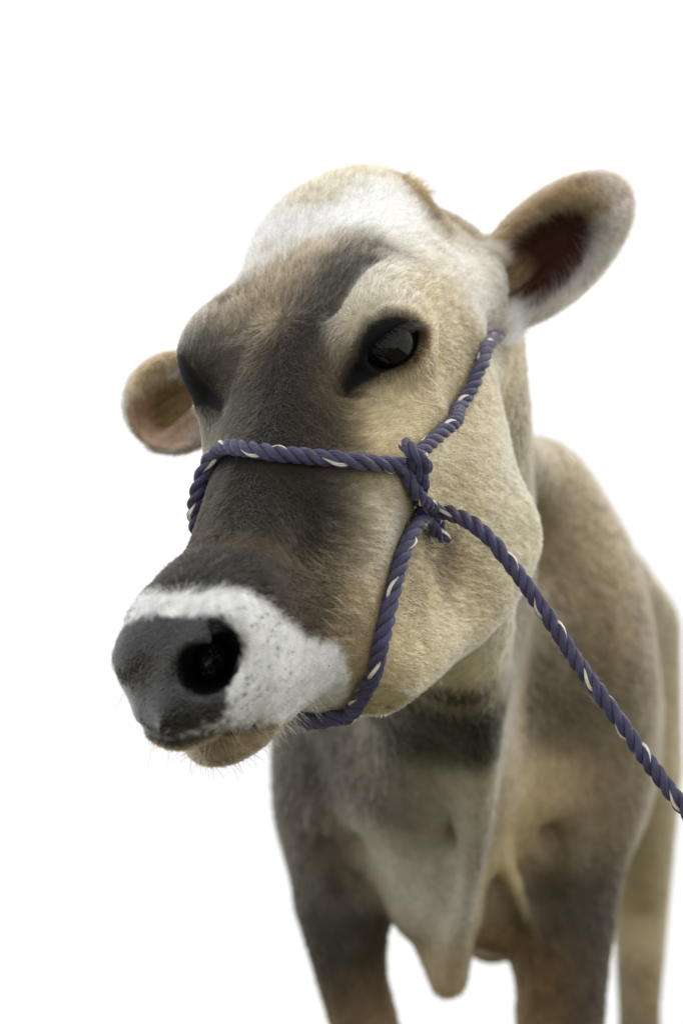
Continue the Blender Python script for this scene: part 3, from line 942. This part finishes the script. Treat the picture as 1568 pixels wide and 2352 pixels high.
keep = ~(under_rope(P_) | under_rope(P_ + BN[T[ti, 0]] * .003))
ti, bc = ti[keep], bc[keep]
def bary(A):
    return (A[T[ti]] * bc.reshape(len(ti), 3, *([1] * (A.ndim - 1)))).sum(1)
RP, RN, RC, RL, RH = bary(BV), bary(BN), bary(vcol), bary(vlen), bary(vhead)
RN /= np.linalg.norm(RN, axis=1)[:, None]
print('HAIRS', len(RP))

def flow(P):
    """which way the coat lies, world frame"""
    q = wh(P)
    x, y, z = q.T
    sy = np.tanh(y / .014); ay = np.abs(y)
    d = np.zeros_like(q)
    fore = smooth(x, .24, .17) * smooth(z, -.075, -.03)        # forehead: up towards the poll
    side = smooth(ay, .035, .065)
    # nose bridge and cheeks
    d[:, 0] = (.55 * (1 - side) - .75 * side)
    d[:, 1] = sy * (.55 * (1 - side) + .1 * side)
    d[:, 2] = -.35 - .25 * side
    f3 = np.stack([-.9 + 0 * x, y * 5, .0 * x], 1)
    d = d * (1 - fore[:, None]) + f3 * fore[:, None]
    muz = smooth(x, .40, .44)
    m3 = np.stack([-.75 + 0 * x, sy * .35, -.45 + 0 * x], 1)
    d = d * (1 - muz[:, None]) + m3 * muz[:, None]
    # around the eye: away from the globe
    e = q * (1, 1, 1); e[:, 1] = ay
    ve = e - EYE['C']; re = np.linalg.norm(ve, axis=1); ve[:, 1] *= sy
    we = smooth(re, .055, .03)
    d = d * (1 - we[:, None]) + (ve / re[:, None]) * we[:, None]
    for (b, c, A, L, sh_, hwid, cl_, cw_) in EARS:
        v = (q - c) @ A.T
        r2_ = (v[:, 0] / (L * .54)) ** 2 + (v[:, 1] / (hwid * 1.12)) ** 2 + ((v[:, 2] + .010) / .044) ** 2
        ine = smooth(r2_, 1.15, .95) * smooth(v[:, 0], -L * .55, -L * .4)
        # on the rim the hair falls inwards over the opening, behind it runs to the tip
        inw = -np.c_[v[:, 0] * .6, v[:, 1] * 1.0, 0 * v[:, 0]]
        inw /= np.linalg.norm(inw, axis=1)[:, None] + 1e-6
        fr = smooth(v[:, 2], -.012, .004)
        loc = inw * fr[:, None] + np.array([1., 0, 0]) * (1 - fr[:, None]) + np.array([.35, 0, 0])
        d = d * (1 - ine[:, None]) + (loc @ A) * ine[:, None]
    w = d @ HR.T
    hd = smooth(1.44 - P[:, 1], 0, .08)
    bodyd = np.array([.25, .35, -.9])
    return w * hd[:, None] + bodyd * (1 - hd[:, None])

FD = flow(RP)
FD -= RN * (FD * RN).sum(1)[:, None]
FD /= np.linalg.norm(FD, axis=1)[:, None] + 1e-6
# locks: noise smeared along the lie of the coat
LOCK = sum(noise3(RP + FD * (k * .0013), 820, 51) for k in range(-4, 5)) / 2.4
LOCK2 = sum(noise3(RP + FD * (k * .0026), 260, 52) for k in range(-2, 3)) / 2.0
jit = np.stack([noise3(RP, 90, 11), noise3(RP, 90, 12), noise3(RP, 90, 13)], 1) * .22
FD = FD + jit + rng.normal(0, .13, FD.shape)
FD -= RN * (FD * RN).sum(1)[:, None]
FD /= np.linalg.norm(FD, axis=1)[:, None] + 1e-6
ln = RL * rng.uniform(.55, 1.1, len(RL)) * np.where(RH > .5, 1.0, 1.3)
lift = np.clip(.22 + rng.normal(0, .06, len(RL)) + .05 * LOCK, .10, .75) * np.where(under_rope(RP, 1) | under_rope(RP + RN * .003, 1), .35, 1)
ts = np.array([0, .33, .67, 1.0])
K = len(ts)
HP = np.zeros((len(RP), K, 3))
curl = rng.normal(0, .10, (len(RP), 3))
for i, t in enumerate(ts):
    up_ = lift * t * (1 - .38 * t)
    HP[:, i] = RP - RN * .0004 + RN * (ln * up_)[:, None] + FD * (ln * t * .93)[:, None] + curl * (ln * t * t)[:, None]
wroot = np.where(RH > .5, .00020, .0004) * rng.uniform(.8, 1.25, len(RP))
HRAD = wroot[:, None] * np.array([1.0, .95, .75, .25])[None]
# every hair has its own shade; small dark follicle dots on the white muzzle
shade = np.exp((rng.normal(0, .22, len(RP)) + .50 * LOCK + .07 * LOCK2) * np.where(RH > .5, 1, .4))
hc_ = np.clip(RC * shade[:, None], .004, .93)
hq = wh(RP)
cand = np.flatnonzero((hq[:, 0] > .40) & (RL < .0042) & (RC.mean(1) > .5))
if len(cand):
    dots = rng.choice(cand, min(420, len(cand)), replace=False)
    # denser towards the nostril
    nq = hit(545, 1520); nq2 = nq * (1, -1, 1)
    dn = np.minimum(np.linalg.norm(hq[dots] - nq, axis=1), np.linalg.norm(hq[dots] - nq2, axis=1))
    dots = dots[rng.random(len(dots)) < np.clip(1.25 - dn / .055, .06, 1)]
    DP = RP[dots]
    dmin = np.full(len(cand), 1e9)
    for p in DP:
        dmin = np.minimum(dmin, ((RP[cand] - p) ** 2).sum(1))
    sel = cand[dmin < .0013 ** 2]
    hc_[sel] = hc_[sel] * .07
coat = hair_object('coat', HP, HRAD, hc_, M_COAT, cow)
coat['label'] = 'short coat hair'

# longer hair: ear tufts, muzzle whiskers, chin hair, eyelashes
def strands(P0, D0, N0, length, lift_, bend_, rad, segs=6, g=0.0):
    t = np.linspace(0, 1, segs)[None, :, None]
    L_ = length[:, None, None]
    P = P0[:, None] + D0[:, None] * L_ * t + N0[:, None] * L_ * lift_ * t * (1 - .5 * t) + bend_[:, None] * L_ * t * t
    P[:, :, 2] -= g * (L_ * t * t)[:, :, 0]
    R_ = rad[:, None] * (1 - .8 * np.linspace(0, 1, segs)[None] ** 1.5)
    return P, R_

def pick(mask, n):
    idx_ = np.flatnonzero(mask)
    return rng.choice(idx_, min(n, len(idx_)), replace=False) if len(idx_) else idx_

tp, tr, tcl = [], [], []
for s_, (b, c, A, L, sh_, hwid, cl_, cw_) in zip((1, -1), EARS):
    v = (hq - c) @ A.T
    ring = ((v[:, 0] - sh_[0]) / (cl_ * 1.18)) ** 2 + ((v[:, 1] - sh_[1]) / (cw_ * 1.2)) ** 2
    lowside = (-v[:, 1] if (HR @ A[1])[2] > 0 else v[:, 1])
    zone = (ring > .72) & (ring < 1.75) & (v[:, 2] > -.022) & (np.abs(v[:, 0]) < L * .56) & (np.abs(v[:, 1]) < hwid * 1.1) & (v[:, 2] < .03)
    for msk, n, l0, l1, c0 in ((zone & (lowside > .008), 5200, .014, .026, (226, 218, 204)), (zone & (lowside <= .008), 7000, .010, .018, None)):
        k_ = pick(msk, n)
        if not len(k_): continue
        inw = -np.c_[v[k_, 0] * .45, v[k_, 1], 0 * k_] ; inw /= np.linalg.norm(inw, axis=1)[:, None] + 1e-6
        D0 = (inw + np.array([.25, 0, .15]) + rng.normal(0, .22, (len(k_), 3))) @ A @ HR.T
        D0 += noise3(RP[k_], 150, 31)[:, None] * (np.array([1., 0, 0]) @ A @ HR.T) * .35
        D0 /= np.linalg.norm(D0, axis=1)[:, None]
        P, R_ = strands(RP[k_], D0 * .8, RN[k_], rng.uniform(l0, l1, len(k_)), .45, rng.normal(0, .15, (len(k_), 3)), np.full(len(k_), .00013))
        tp.append(P); tr.append(R_)
        base_c = np.tile(lin(c0), (len(k_), 1)) if c0 else RC[k_] * 1.05
        tcl.append(np.clip(base_c * np.exp(rng.normal(0, .22, len(k_)))[:, None], 0, .92))
tufts = hair_object('ear_tuft', np.concatenate(tp), np.concatenate(tr), np.concatenate(tcl), M_COAT, cow)
tufts['label'] = 'long pale hair inside the ears'

# poll tuft: a small dark rough patch of hair on the crown
h0 = next(h for h in (seen(u0, v0) for u0, v0 in ((950, 432), (940, 440), (930, 448), (915, 455))) if h is not None and h[0][1] < 1.4)
k_ = pick(((RP - h0[0]) ** 2).sum(1) < .014 ** 2, 900)
if len(k_):
    D0 = FD[k_] + rng.normal(0, .5, (len(k_), 3))
    P, R_ = strands(RP[k_], D0 * .7, RN[k_], rng.uniform(.005, .013, len(k_)), .6, rng.normal(0, .3, (len(k_), 3)), np.full(len(k_), .00017))
    cl_ = np.where(rng.random(len(k_))[:, None] < .55, lin((70, 54, 30)), lin((150, 124, 78)))
    o = hair_object('poll_tuft', P, R_, cl_, M_COAT, cow); o['label'] = 'dark rough tuft on the poll'

# whiskers on the muzzle and lips
wm = (hq[:, 0] > .40) & (vhead[T[ti, 0]] > .5) & (hq[:, 2] < -.12)
k_ = pick(wm & (hq[:, 2] > -.165), 90)
k2 = pick(wm & (hq[:, 2] < -.160), 240)
kk = np.concatenate([k_, k2])
D0 = RN[kk] * .6 + FD[kk] * .4 + rng.normal(0, .25, (len(kk), 3)); D0[:, 2] -= .35
D0 /= np.linalg.norm(D0, axis=1)[:, None]
wl = np.concatenate([rng.uniform(.006, .016, len(k_)), rng.uniform(.004, .013, len(k2))])
P, R_ = strands(RP[kk], D0, RN[kk], wl, .1, rng.normal(0, .12, (len(kk), 3)), np.full(len(kk), .00014), g=.15)
wc = np.clip(lin((150, 132, 96)) * np.exp(rng.normal(0, .5, len(kk)))[:, None], 0, .9)
o = hair_object('whiskers', P, R_, wc, M_COAT, cow); o['label'] = 'fine whiskers on the lips'

# eyelashes
lp, lr = [], []
for s_ in (1, -1):
    up_l = np.array(LID['up']); n = 130
    t = rng.uniform(1.5, 14.5, n); i0 = t.astype(int); f_ = (t - i0)[:, None]
    base = up_l[i0] * (1 - f_) + up_l[i0 + 1] * f_ + EYE['a'] * .003
    dr = EYE['a'] * .8 - EYE['u'] * .45 + EYE['e'] * rng.normal(0, .25, (n, 1)) - EYE['e'] * .25 + rng.normal(0, .08, (n, 3))
    off = np.array(EYE_OFF) * (s_ < 0)
    bw = hw(base * (1, s_, 1) + off); dw = (dr * (1, s_, 1)) @ HR.T
    dw /= np.linalg.norm(dw, axis=1)[:, None]
    uw = (EYE['u'] * (1, s_, 1)) @ HR.T
    P, R_ = strands(bw, dw, np.tile(uw, (n, 1)), rng.uniform(.012, .020, n), -.35, np.tile(uw * .25, (n, 1)), np.full(n, .00013))
    lp.append(P); lr.append(R_)
o = hair_object('eyelashes', np.concatenate(lp), np.concatenate(lr), None, hair_material('lash_hair', False, (.012, .011, .010)), cow)
o['label'] = 'dark lashes of the upper lids'

# hooves
def hoof_mesh():
    V, Q = [], []
    rings = [(.000, .060, .070, .012), (.012, .060, .070, .011), (.05, .050, .055, .0), (.078, .044, .046, -.006), (.082, .036, .038, -.006)]
    n = 20
    for z, rx, ry, sh in rings:
        for i in range(n):
            a = 2 * math.pi * i / n
            x = rx * math.cos(a); y = -ry * math.sin(a)
            cleft = 1 - .22 * math.exp(-(x / .010) ** 2) * (1 if math.sin(a) > 0 else .4)
            V.append((x, y * cleft - sh, z))
    for j in range(len(rings) - 1):
        for i in range(n):
            Q.append((j * n + i, j * n + (i + 1) % n, (j + 1) * n + (i + 1) % n, (j + 1) * n + i))
    me = mesh_np('hoof', np.array(V), np.array(Q))
    m, nt, p = new_mat('horn'); p.inputs['Base Color'].default_value = (.05, .04, .03, 1); p.inputs['Roughness'].default_value = .5
    me.materials.append(m)
    return me
hm = hoof_mesh()
for p in HOOVES:
    o = bpy.data.objects.new('hoof', hm); COL.objects.link(o); o.location = (p[0], p[1], -.008); child(o, cow)

# ------------------------------------------------------------------ rope halter and lead
def rope_mats():
    def mk(name, c, var):
        m, nt, p = new_mat(name)
        n = nt.nodes.new('ShaderNodeTexNoise'); n.inputs['Scale'].default_value = 140; n.inputs['Detail'].default_value = 4
        tc = nt.nodes.new('ShaderNodeTexCoord'); nt.links.new(tc.outputs['Object'], n.inputs['Vector'])
        r_ = nt.nodes.new('ShaderNodeValToRGB')
        r_.color_ramp.elements[0].position = .3; r_.color_ramp.elements[1].position = .75
        r_.color_ramp.elements[0].color = (*[x * (1 - var) for x in c], 1); r_.color_ramp.elements[1].color = (*[min(1, x * (1 + var)) for x in c], 1)
        nt.links.new(n.outputs['Fac'], r_.inputs['Fac'])
        n2 = nt.nodes.new('ShaderNodeTexNoise'); n2.inputs['Scale'].default_value = 34; n2.inputs['Detail'].default_value = 5
        nt.links.new(tc.outputs['Object'], n2.inputs['Vector'])
        mr = nt.nodes.new('ShaderNodeMapRange'); mr.inputs['From Min'].default_value = .55; mr.inputs['From Max'].default_value = .75; mr.inputs['To Max'].default_value = .55
        nt.links.new(n2.outputs['Fac'], mr.inputs['Value'])
        mx = nt.nodes.new('ShaderNodeMix'); mx.data_type = 'RGBA'; mx.inputs['B'].default_value = (.10, .075, .065, 1)      # grime
        nt.links.new(mr.outputs['Result'], mx.inputs['Factor']); nt.links.new(r_.outputs['Color'], mx.inputs['A'])
        nt.links.new(mx.outputs['Result'], p.inputs['Base Color'])
        p.inputs['Roughness'].default_value = .5
        p.inputs['Sheen Weight'].default_value = .15
        w = nt.nodes.new('ShaderNodeTexNoise'); w.inputs['Scale'].default_value = 900
        nt.links.new(tc.outputs['Object'], w.inputs['Vector'])
        bp = nt.nodes.new('ShaderNodeBump'); bp.inputs['Strength'].default_value = .35; bp.inputs['Distance'].default_value = .0004
        nt.links.new(w.outputs['Fac'], bp.inputs['Height']); nt.links.new(bp.outputs['Normal'], p.inputs['Normal'])
        return m
    return mk('rope_navy', tuple(lin((61, 58, 90))), .35), mk('rope_cream', tuple(lin((222, 218, 200))), .12)
M_ROPE, M_TRACER = rope_mats()

def frames(P):
    Tn = np.gradient(P, axis=0); Tn /= np.linalg.norm(Tn, axis=1)[:, None]
    n = np.cross(Tn[0], [0.3, .5, .8]); n /= np.linalg.norm(n)
    Nn = [n]
    for i in range(1, len(P)):
        n = Nn[-1] - Tn[i] * (Tn[i] @ Nn[-1]); Nn.append(n / np.linalg.norm(n))
    Nn = np.array(Nn)
    return Tn, Nn, np.cross(Tn, Nn)

def tube(C, r, sides=6):
    Tn, Nn, Bn = frames(C)
    a = np.linspace(0, 2 * np.pi, sides, endpoint=False)
    r = np.broadcast_to(np.asarray(r, float), (len(C),))
    V = C[:, None] + r[:, None, None] * (np.cos(a)[None, :, None] * Nn[:, None] + np.sin(a)[None, :, None] * Bn[:, None])
    n = len(C)
    i, k = np.meshgrid(np.arange(n - 1), np.arange(sides), indexing='ij')
    Q = np.stack([i * sides + k, i * sides + (k + 1) % sides, (i + 1) * sides + (k + 1) % sides, (i + 1) * sides + k], -1).reshape(-1, 4)
    return V.reshape(-1, 3), Q

def merge(parts):
    V, Q, o = [], [], 0
    for v, q in parts:
        V.append(v); Q.append(q + o); o += len(v)
    return np.vstack(V), np.vstack(Q)

halter = bpy.data.objects.new('rope_halter', None); COL.objects.link(halter)
halter.location = hw((.30, 0, -.14))
halter['label'] = 'navy rope halter with cream flecks and lead rope on the cow'
halter['category'] = 'halter'

FUZZ = []
def rope(name, P, R=ROPE_R, pitch=.030, phase=0.0, label=None, worn=0.0):
    """three-strand laid rope: every strand is a bundle of yarns, one strand carries a cream tracer"""
    root = bpy.data.objects.new(name, None); COL.objects.link(root); root.location = P[len(P) // 2]; child(root, halter)
    if label: root['label'] = label
    Tn, Nn, Bn = frames(P)
    s = np.r_[0, np.cumsum(np.linalg.norm(np.diff(P, axis=0), axis=1))]
    th = 2 * np.pi * s / pitch + phase + .55 * np.sin(s * 41 + phase) + .3 * np.sin(s * 97 + 2 * phase)
    rs = R * .50; off = R * .53
    for k in range(3):
        a = th + k * 2 * np.pi / 3
        C = P + off * (np.cos(a)[:, None] * Nn + np.sin(a)[:, None] * Bn)
        T2, N2, B2 = frames(C)
        navy, cream = [tube(C, rs * .66, 6)], []
        ny = 11
        for y in range(ny):
            b = -2 * np.pi * s / (pitch * 1.35) + y * 2 * np.pi / ny + k
            rr = rs * .72 * (1 + .05 * np.sin(s * 900 + y * 2.1 + k) + .03 * np.sin(s * 2300 + y))
            Cy = C + rr[:, None] * (np.cos(b)[:, None] * N2 + np.sin(b)[:, None] * B2)
            (cream if (k == 0 and y in (0, 1)) else navy).append(tube(Cy, rs * .26, 5))
        V, Q = merge(navy)
        me = mesh_np('strand', V, Q); me.materials.append(M_ROPE)
        o = bpy.data.objects.new('strand', me); COL.objects.link(o); child(o, root); o.matrix_parent_inverse = (halter.matrix_basis @ halter.matrix_basis.inverted() @ root.matrix_basis).inverted()
        if cream:
            V, Q = merge(cream)
            me = mesh_np('tracer_yarn', V, Q); me.materials.append(M_TRACER)
            o = bpy.data.objects.new('tracer_yarn', me); COL.objects.link(o); child(o, root)
            o['label'] = 'cream tracer yarn'
    # stray fibres
    n = int(len(P) * .6)
    i = rng.integers(0, len(P), n); a = rng.uniform(0, 2 * np.pi, n)
    rd = np.cos(a)[:, None] * Nn[i] + np.sin(a)[:, None] * Bn[i]
    D0 = rd * rng.uniform(.1, .8, n)[:, None] + Tn[i] * rng.normal(0, .9, n)[:, None] + rng.normal(0, .2, (n, 3))
    D0 /= np.linalg.norm(D0, axis=1)[:, None]
    FUZZ.append(strands(P[i] + rd * R * .97, D0, rd, rng.uniform(.0015, .0055, n) * (1 + 1.2 * (rng.random(n) < .04)), .2, rng.normal(0, .45, (n, 3)), np.full(n, .00007), segs=5))
    return root

for nm, P_, R_, ph_, lb_ in ROPES:
    rope(nm, P_, R=R_, phase=ph_, label=lb_)
fp = np.concatenate([a for a, b in FUZZ]); fr_ = np.concatenate([b for a, b in FUZZ])
o = hair_object('fibre_fuzz', fp, fr_, None, hair_material('rope_fibre', False, tuple(lin((96, 92, 128)))), halter)
o['label'] = 'stray fibres of the rope'
